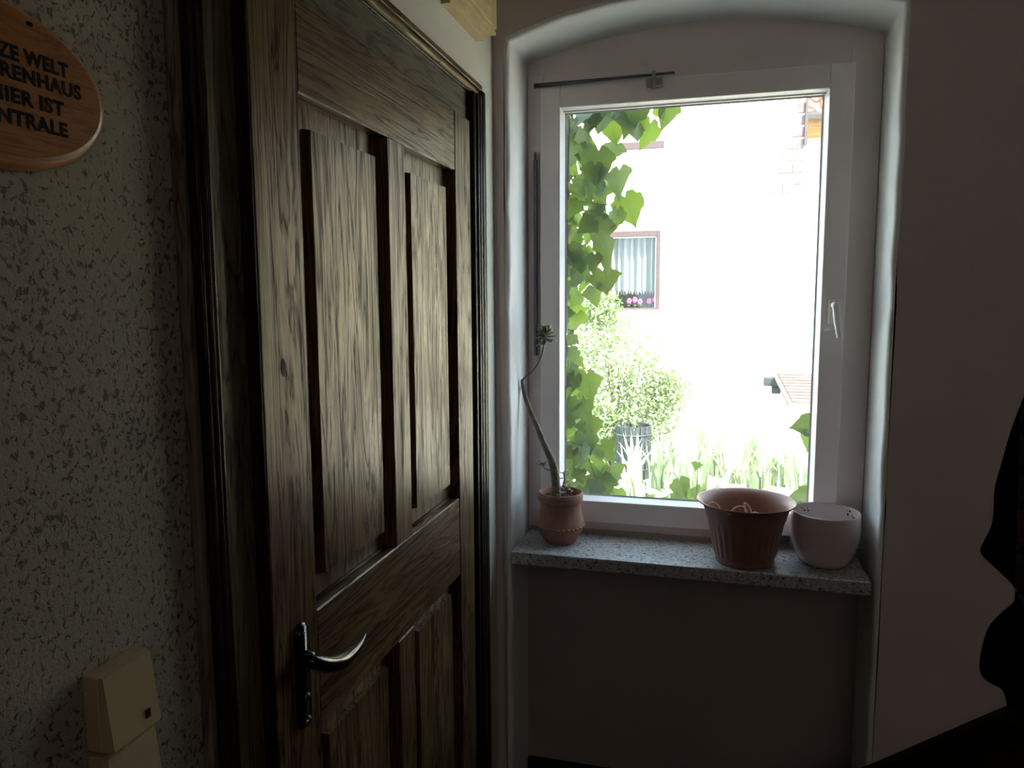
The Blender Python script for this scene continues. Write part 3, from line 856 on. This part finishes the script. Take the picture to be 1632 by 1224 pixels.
# ------------------------------------------------------------------ garden vine outside the pane
def leaf_mesh(seed):
    r = random.Random(seed)
    half = [(0.0, .47), (.12, .56), (.30, .50), (.38, .38), (.52, .32), (.62, .16), (.50, .05), (.44, -.10), (.33, -.20), (.24, -.38), (.10, -.55), (0.0, -.72)]
    half = [(x * r.uniform(.92, 1.08), z * r.uniform(.95, 1.05)) for x, z in half]
    if seed % 3 == 1: half = [(x * .85, z) for x, z in half]
    if seed % 3 == 2: half[5] = (.55, .08); half[6] = (.52, -.02); half[7] = (.47, -.14)
    pts = half + [(-x * r.uniform(.94, 1.06), z) for x, z in half[-2:0:-1]]
    half0 = (0.0, .36); pts[0] = half0
    vs = [(0, 0, 0)]; fs = []
    cv = r.uniform(.15, .5); fold = r.uniform(.1, .35)
    def yy(x, z): return -cv * (z * z) * .5 + fold * abs(x) * .5 + .05 * math.sin(7 * z + seed) * abs(x)
    n = len(pts)
    for x, z in pts: vs.append((x * .5, yy(x * .5, z * .5), z * .5))
    for x, z in pts: vs.append((x, yy(x, z), z))
    for i in range(n):
        j = (i + 1) % n
        fs.append((0, 1 + i, 1 + j)); fs.append((1 + i, 1 + n + i, 1 + n + j, 1 + j))
    me = bpy.data.meshes.new('leaf'); me.from_pydata(vs, [], fs)
    for p in me.polygons: p.use_smooth = True
    me.materials.append(M['leaf']); return me


LM = [leaf_mesh(i) for i in range(7)]
vine = empty('climbing_vine', (0.0, 0.32, -0.6), label='leafy green climbing vine hanging along the left side outside the pane', cat='vine')
vine2 = empty('climbing_vine', (0.5, 0.30, -0.6), label='vine shoots peeping up along the bottom and right edge outside the pane', cat='vine')
rv = random.Random(11)


def leaf(px, py, size, roll=0.0, Y=None, par=None):
    Y = rv.uniform(.31, .43) if Y is None else Y
    P = at_y(px, py, Y); s = size / FPX * (P - CAM).length * 0.95
    o = bpy.data.objects.new('leaf', rv.choice(LM)); COL.objects.link(o)
    o.location = P; o.scale = (s, s, s)
    o.rotation_euler = (rv.uniform(-.75, .6), roll, rv.uniform(-.85, .85))
    p = par or vine; o.parent = p; o.matrix_parent_inverse = p.matrix_basis.inverted()


for a in [(1064, 180, 40, .25), (1052, 176, 26, -.5), (1031, 212, 42, .5), (1008, 198, 62, .1), (978, 205, 40, -.2), (1005, 176, 66, .3), (982, 172, 40, -.4), (977, 240, 40, .35), (962, 190, 44, 0), (946, 178, 44, .2), (986, 287, 50, -.3),
          (1002, 331, 50, -.35), (954, 262, 56, .1), (968, 298, 48, .2), (952, 300, 34, 0), (980, 350, 40, .15), (951, 343, 38, 1.3), (956, 366, 44, .2), (962, 400, 62, -.15), (963, 446, 46, -.2), (947, 468, 42, -.4), (925, 412, 40, .3), (932, 240, 26, .1), (935, 285, 30, 0), (918, 225, 30, .3),
          (938, 612, 46, -.1), (912, 608, 42, 0), (930, 655, 38, -.6), (940, 680, 38, -.2), (924, 705, 34, 1.2), (949, 728, 40, -.2), (966, 718, 34, -.7), (976, 754, 40, -.3), (956, 774, 48, .1), (988, 794, 30, -.9), (945, 790, 40, 0), (915, 575, 28, .8), (929, 640, 30, .5), (955, 745, 34, .4)]:
    leaf(*a)
XB = [(165, 985), (200, 958), (240, 938), (262, 955), (300, 965), (340, 965), (400, 955), (450, 945), (500, 930), (560, 920), (600, 925), (650, 938), (700, 945), (740, 958), (800, 985)]


def xb(y):
    for (a, b), (c_, d) in zip(XB, XB[1:]):
        if a <= y <= c_: return b + (d - b) * (y - a) / (c_ - a)
    return 940


k = 0
y = 162.0
while y < 806:
    x = 872 + rv.uniform(0, 12)
    while x < xb(min(max(y, 165), 799)) - 6:
        if not (rv.random() < .13 and x > 908): leaf(x, y + rv.uniform(-10, 10), rv.uniform(26, 42), rv.gauss(0, .55), rv.uniform(.30, .46))
        x += rv.uniform(13, 22); k += 1
    y += 16.5
for P in ([(936, 168), (938, 220), (944, 262), (950, 292), (944, 308), (930, 322), (906, 345)], [(905, 170), (915, 190), (948, 200)], [(930, 322), (970, 327)], [(902, 540), (906, 600), (900, 660), (906, 740), (904, 800)], [(898, 170), (902, 300), (899, 420), (902, 545)],
          [(950, 165), (975, 158), (1000, 166), (1060, 168)], [(928, 630), (935, 650), (930, 700), (948, 760), (960, 800)]):
    pts = smooth_path([at_y(a, b, .36) for a, b in P], 3)
    bm = bmesh.new(); add_tube(bm, pts, lerp_list([.0020, .0012], len(pts)), 6); obj('stem', bm, M['vine_stem'], vine, True)
bm = bmesh.new(); add_tube(bm, [(0.02, .33, -.6), (0.04, .33, .3), (0.09, .34, .9), (.11, .345, 1.5), (.12, .34, 2.1)], [.012, .011, .008, .006, .003], 8); obj('stem', bm, M['vine_stem'], vine, True)
for a in [(1039, 797, 26, .1), (1086, 777, 34, -.3), (1096, 790, 34, .4), (1114, 786, 32, 0), (1078, 797, 22, .6), (1128, 795, 30, 0), (1110, 742, 15, .2), (1284, 678, 36, 1.35), (1293, 700, 36, .3), (1280, 794, 38, 1.5), (1262, 812, 34, .5), (1060, 806, 26, .4), (1211, 151, 13, 1.3), (1303, 716, 26, 0)]:
    leaf(*a, par=vine2)
for P in ([(1034, 812), (1030, 790), (1028, 762)], [(1100, 812), (1090, 780), (1072, 752), (1066, 762)], [(1300, 812), (1312, 760), (1308, 690), (1290, 672)], [(1109, 800), (1112, 760), (1110, 738)]):
    pts = smooth_path([at_y(a, b, .36) for a, b in P], 3)
    bm = bmesh.new(); add_tube(bm, pts, lerp_list([.0016, .0008], len(pts)), 5); obj('stem', bm, M['vine_stem'], vine2, True)

# ------------------------------------------------------------------ outdoors
GZ = -0.6
g = box('garden_ground', (-12, 14, 0.25, 26, GZ - .2, GZ), M['grass']); tag(g, kind='structure')
# house across the garden
hs = empty('house', (-2.0, 8.7, GZ), label='bright white rendered house straight across the garden, brown framed window', cat='house')
FYh = 8.7
wx0, wx1, wz0, wz1 = at_y(970, 370, FYh).x, at_y(1053, 370, FYh).x, at_y(1053, 494, FYh).z, at_y(1015, 368, FYh).z
EX = at_y(1279, 300, FYh).x
bm = bmesh.new()
for b in ((-9, wx0, FYh, FYh + 4, GZ, 5.6), (wx1, EX, FYh, FYh + 4, GZ, 5.6), (wx0, wx1, FYh, FYh + 4, GZ, wz0), (wx0, wx1, FYh, FYh + 4, wz1, 5.6)): add_box(bm, *b)
obj('wall', bm, M['render_white'], hs)
box('window_recess', (wx0, wx1, FYh + .5, FYh + .52, wz0, wz1), M['dark_room'], hs)
wf = empty('window', ((wx0 + wx1) / 2, FYh, wz0)); wf.parent = hs; wf.matrix_parent_inverse = hs.matrix_basis.inverted()
fw = .055
for b in ((wx0, wx0 + fw, FYh - .02, FYh + .1, wz0, wz1), (wx1 - fw, wx1, FYh - .02, FYh + .1, wz0, wz1), (wx0 + fw, wx1 - fw, FYh - .02, FYh + .1, wz1 - .08, wz1), (wx0 + fw, wx1 - fw, FYh - .02, FYh + .1, wz0, wz0 + .03)):
    box('frame_member', b, M['brown_frame'], wf, .004)
bm = bmesh.new()
for b in ((wx0 + fw, wx0 + fw + .012, FYh + .0, FYh + .05, wz0 + .03, wz1 - .08), (wx1 - fw - .012, wx1 - fw, FYh + .0, FYh + .05, wz0 + .03, wz1 - .08), (wx0 + fw, wx1 - fw, FYh, FYh + .05, wz1 - .092, wz1 - .08)): add_box(bm, *b)
obj('white_beading', bm, M['white_bead'], wf)
box('pane', (wx0 + fw, wx1 - fw, FYh + .055, FYh + .06, wz0 + .03, wz1 - .08), M['glass'], wf)
zc_ = at_y(1010, 467, FYh).z
vs, fs = [], []; nn = 60
for i in range(nn + 1):
    u = i / nn; x_ = wx0 + fw + (wx1 - wx0 - 2 * fw) * u
    yv = FYh + .17 + .045 * math.sin(u * 41) + .02 * math.sin(u * 17)
    vs += [(x_, yv, wz1 - .02), (x_, yv, zc_ + (.028 if i % 4 < 2 else -.015))]
for i in range(nn): fs.append((2 * i, 2 * i + 2, 2 * i + 3, 2 * i + 1))
pyd('net_curtain', vs, fs, M['curtain'], wf, True)
box('sill_ledge', (wx0 - .02, wx1 + .05, FYh - .1, FYh, wz0 - .09, wz0), M['white_bead'], hs, .005)
a_, b_ = at_y(988, 229, FYh), at_y(1059, 236, FYh)
box('ledge', (a_.x, b_.x, FYh - .05, FYh, b_.z, a_.z), M['brown_frame'], hs, .004)
# cyclamens behind the pane
for i, (x, y) in enumerate(((1003, 480), (1012, 478), (1020, 481), (1035, 480), (1044, 477))):
    P = at_y(x, y, FYh + .13)
    fl = empty('pink_flower', (P.x, FYh + .13, wz0 + .03), label='pink flower behind the pane of the house window, ' + ('leftmost of five', 'second from left', 'middle one of five', 'second from right', 'rightmost of five')[i], cat='flower', group='pink flowers in the house window')
    bm = bmesh.new()
    for q in range(6):
        a = q * 1.05 + i
        bmesh.ops.create_icosphere(bm, subdivisions=1, radius=.022, matrix=Matrix.Translation((P.x + .018 * math.cos(a), FYh + .12, P.z + .022 * math.sin(a))) @ Matrix.Diagonal((1, .4, 1.2, 1)))
    obj('petals', bm, M['pink'], fl, True)
    bm = bmesh.new(); add_tube(bm, [(P.x, FYh + .13, wz0 + .03), (P.x, FYh + .13, P.z)], .006, 5)
    for q in range(4): bmesh.ops.create_icosphere(bm, subdivisions=1, radius=.022, matrix=Matrix.Translation((P.x + rs.uniform(-.012, .012), FYh + .13, wz0 + .06)) @ Matrix.Diagonal((1.2, .4, .5, 1)))
    obj('foliage', bm, M['shrub_leaf'], fl, True)
# bare bricks showing by the right corner
rows = [(165, 1271), (184, 1268), (203, 1262), (222, 1253), (241, 1247), (260, 1240), (278, 1233), (292, 1228)]
bk = random.Random(2)
for i, (py_, xl) in enumerate(rows):
    zt_ = at_y(1260, py_, FYh).z; zb_ = zt_ - .135
    x = at_y(xl, py_, FYh).x
    while x < EX - .04:
        wd = min(bk.uniform(.11, .2), EX - x)
        box('brick', (x + .006, x + wd - .006, FYh - bk.uniform(.012, .035), FYh + .05, zb_ + .008, zt_ - .008), M['brick'], hs, .006)
        x += wd
box('verge_board', (EX - .004, EX + .03, FYh - .06, FYh + .2, at_y(1275, 232, FYh).z, at_y(1275, 158, FYh).z), M['brown_frame'], hs)

# second house to the right: tiled roof, gutter, pine fascia
YH = 9.6
h2 = empty('house', (3.5, YH, GZ), label='house at the right edge with red clay tile roof, grey gutter and pine fascia', cat='house')
p = at_y(1300, 222, YH); pz = at_y(1300, 198, YH).z; x0_ = EX + 0.25
box('wall', (x0_ - .2, 7.5, YH, YH + 4, GZ, p.z + .1), plain('pale_yellow_render', (0.72, 0.66, 0.5), 0.9), h2)
for k in range(2):
    z0_ = p.z + (pz - p.z) * k / 2
    box('fascia_board', (x0_ - .2, 7.5, YH - .34, YH - .30, z0_ + .004, z0_ + (pz - p.z) / 2 - .004), M['fascia'], h2, .004)
box('soffit', (x0_ - .2, 7.5, YH - .30, YH + .2, p.z + .02, p.z + .05), M['fascia'], h2)
bm = bmesh.new(); add_tube(bm, [(x0_ - .2, YH - .42, pz + .03), (7.5, YH - .42, pz + .03)], .055, 12); obj('gutter', bm, M['gutter'], h2, True)


def pantile():
    vs, fs = [], []
    for j in range(2):
        for i in range(9):
            u = i / 8; vs.append((u * .24, j * .36, .035 * math.sin(u * 2 * PI) + (0 if j else .028)))
    for i in range(8): fs.append((i, i + 1, 10 + i, 9 + i))
    for i in range(8):
        vs += [(i / 8 * .24, 0, .035 * math.sin(i / 8 * 2 * PI) + .004)]
    for i in range(7): fs.append((18 + i, 19 + i, i + 1, i))
    me = bpy.data.meshes.new('tile'); me.from_pydata(vs, [], fs); me.materials.append(M['clay']); return me


tm = pantile()
sl = math.radians(38)
for r_ in range(8):
    for c_ in range(8):
        o = bpy.data.objects.new('tile', tm); COL.objects.link(o)
        o.location = (x0_ - .22 + c_ * .225, YH - .45 + r_ * .30 * math.cos(sl), pz + .08 + r_ * .30 * math.sin(sl)); o.rotation_euler = (sl, 0, 0)
        o.parent = h2; o.matrix_parent_inverse = h2.matrix_basis.inverted()

# low shed roof at the right
sd_ = empty('garden_shed', (2.0, 8.0, GZ), label='low white shed with a grey-brown tiled lean-to roof, right of the irises', cat='shed')
ra = at_y(1238, 592, 8.4); rb = Vector((ra.x + .08, 7.2, at_y(1300, 640, 7.2).z))
for k in range(10):
    t0, t1 = k / 10, (k + 1) / 10
    y0 = rb.y + (ra.y - rb.y) * t0; y1 = rb.y + (ra.y - rb.y) * t1 + .02
    z0 = rb.z + (ra.z - rb.z) * t0; z1 = rb.z + (ra.z - rb.z) * t1
    xx = rb.x + (ra.x - rb.x) * t0
    bm = bmesh.new(); q = [(xx, y0, z0), (4.2, y0, z0), (4.2, y1, z1 - .012), (xx, y1, z1 - .012), (xx, y0, z0 - .03), (4.2, y0, z0 - .03), (4.2, y1, z1 - .05), (xx, y1, z1 - .05)]
    v = [bm.verts.new(p_) for p_ in q]
    for f_ in ((0, 1, 2, 3), (4, 5, 6, 7), (0, 1, 5, 4), (2, 3, 7, 6), (0, 3, 7, 4), (1, 2, 6, 5)): bm.faces.new([v[i] for i in f_])
    obj('tile_course', bm, M['grey_tile'], sd_)
bm = bmesh.new(); add_tube(bm, [(rb.x - .01, rb.y - .03, rb.z - .05), (ra.x - .01, ra.y, ra.z - .05)], .035, 6); obj('verge_beam', bm, M['brick'], sd_)
bm = bmesh.new(); e1 = at_y(1217, 607, 8.4); add_box(bm, e1.x, ra.x + .12, 8.3, 8.45, e1.z - .06, e1.z + .05, .01); add_box(bm, e1.x + .1, ra.x + .05, 8.32, 8.43, e1.z - .16, e1.z - .07, .01); obj('beam_end', bm, M['barrel'], sd_)
box('wall', (ra.x + .35, 4.1, 7.35, 8.6, GZ, rb.z - .03), M['render_white'], sd_)

# flowering shrub left
sh_ = empty('shrub', (-0.55, 7.6, GZ), label='sunlit leafy shrub below the brown framed window of the white house', cat='shrub')
rs = random.Random(21)
blobs = [((-0.95, 7.6, 1.05), (.55, .5, .45)), ((-0.65, 7.7, .75), (.6, .5, .5)), ((-0.30, 7.7, .45), (.45, .4, .42)), ((-0.55, 7.6, .15), (.7, .5, .5)), ((-0.02, 7.75, .34), (.30, .3, .28)), ((-0.30, 7.5, .0), (.5, .3, .35)), ((-0.75, 7.3, -.1), (.45, .3, .45)), ((-1.2, 7.6, .3), (.6, .5, 1.0)), ((-.85, 7.5, 1.4), (.28, .3, .25)), ((-1.0, 7.5, -.2), (.55, .4, .4)), ((-1.25, 7.5, 1.75), (.3, .3, .5))]
vs, fs, v2, f2 = [], [], [], []
for i in range(14000):
    (cx_, cy_, cz_), (ax, ay, az) = rs.choice(blobs)
    d = Vector((rs.gauss(0, 1), rs.gauss(0, 1), rs.gauss(0, 1))).normalized() * rs.uniform(.45, 1.08)
    P = Vector((cx_ + d.x * ax, cy_ + d.y * ay, cz_ + d.z * az))
    q = Euler((rs.uniform(-1.2, 1.2), rs.uniform(-1.2, 1.2), rs.uniform(0, 6.28))).to_matrix()
    s_ = rs.uniform(.022, .045)
    A, B = (vs, fs) if rs.random() > .05 else (v2, f2)
    n0 = len(A)
    for co in ((-1, 0, 0), (0, -.45, .08), (1, 0, 0), (0, .45, .08)): A.append(P + q @ Vector(co) * s_)
    B.append((n0, n0 + 1, n0 + 2)); B.append((n0, n0 + 2, n0 + 3))
tag(pyd('foliage', vs, fs, M['shrub_leaf'], sh_), kind='stuff')
tag(pyd('blossoms', v2, f2, M['pale_flower'], sh_), kind='stuff')
for k in range(7):
    bm = bmesh.new(); a = rs.uniform(-.9, .1); add_tube(bm, smooth_path([(-0.6 + a * .1, 7.6, GZ), (-.6 + a * .5, 7.6, .0), (-.6 + a, 7.6, .7 - a * .3)], 3), lerp_list([.03, .008], 7), 6); obj('branch', bm, M['bark'], sh_, True)

# grey tub behind the irises
tb = empty('wooden_tub', (-0.36, 7.05, GZ), label='weathered grey stave tub under the shrub, behind the irises', cat='tub')
pb = at_y(985, 676, 7.05)
bm = bmesh.new()
for i in range(20):
    a = 2 * PI * i / 20; m_ = Matrix.Translation((-.36 + .2 * math.cos(a), 7.05 + .2 * math.sin(a), 0)) @ Matrix.Rotation(a, 4, 'Z')
    b2 = bmesh.new(); add_box(b2, -.012, .012, -.028, .028, GZ, pb.z, .004)
    me = bpy.data.meshes.new('t'); b2.to_mesh(me); b2.free(); me.transform(m_); bm.from_mesh(me); bpy.data.meshes.remove(me)
obj('staves', bm, M['barrel'], tb)
for z_ in (GZ + .12, pb.z - .1):
    bm = bmesh.new(); add_tube(bm, [(-.36 + .216 * math.cos(2 * PI * i / 32), 7.05 + .216 * math.sin(2 * PI * i / 32), z_) for i in range(33)], .01, 6, False); obj('hoop', bm, M['metal_dark'], tb, True)

# irises: clumps along the bed
def blade(A, B, base, az, ln, lean, wd):
    d = Vector((math.cos(az), math.sin(az), 0)); sd2 = Vector((-d.y, d.x, 0)); n0 = len(A); seg = 6
    for k in range(seg + 1):
        t = k / seg; P = base + Vector((0, 0, 1)) * ln * (t - .25 * lean * t * t) + d * ln * lean * t * t
        ww = wd * (1 - t ** 3) * .5 + .0008
        A.append(P - sd2 * ww); A.append(P + sd2 * ww)
    for k in range(seg): B.append((n0 + 2 * k, n0 + 2 * k + 1, n0 + 2 * k + 3, n0 + 2 * k + 2))


ri = random.Random(9)
cl = [(-0.28, 6.15), (-0.02, 6.5), (0.2, 6.9), (0.42, 6.6), (0.05, 7.3), (-.3, 6.7), (0.62, 7.3), (0.85, 7.0), (1.05, 7.5), (1.22, 7.0), (1.36, 6.95), (1.5, 6.5), (0.45, 7.7), (0.25, 6.2), (1.02, 7.75), (1.02, 6.7)]
for i, (x, y) in enumerate(cl):
    A, B = [], []
    for k in range(15):
        blade(A, B, Vector((x + ri.uniform(-.09, .09), y + ri.uniform(-.09, .09), GZ)), ri.uniform(0, 6.28), ri.uniform(.38, .72) * (1 if i not in (7, 15) else .6), abs(ri.gauss(.28, .36)), ri.uniform(.034, .055))
    o = pyd('iris_clump', A, B, M['iris_leaf']); tag(o, 'clump of pale sword-shaped iris leaves in the sunny garden bed', 'iris', 'iris clumps in the garden bed')
# low round herbs in front of the bed
for i, (x, y, s_) in enumerate(((0.62, 6.3, .13), (-.05, 5.95, .12), (0.15, 6.0, .09), (1.1, 6.4, .1), (0.9, 6.25, .07))):
    A, B = [], []
    for k in range(150):
        d = Vector((ri.gauss(0, 1), ri.gauss(0, 1), abs(ri.gauss(0, 1)))).normalized() * s_ * ri.uniform(.5, 1); P = Vector((x, y, GZ)) + d
        q = Euler((ri.uniform(-1, 1), ri.uniform(-1, 1), ri.uniform(0, 6))).to_matrix(); n0 = len(A)
        for co in ((-1, 0, 0), (0, -.45, .1), (1, 0, 0), (0, .45, .1)): A.append(P + q @ Vector(co) * .028)
        B.append((n0, n0 + 1, n0 + 2, n0 + 3))
    tag(pyd('garden_herb', A, B, M['iris_leaf']), 'low round tuft of small leaves at the bed front, ' + {0: 'third from left', 1: 'leftmost of five', 2: 'second from left', 3: 'rightmost of five', 4: 'second from right'}[i], 'plant', 'low tufts at the bed edge')
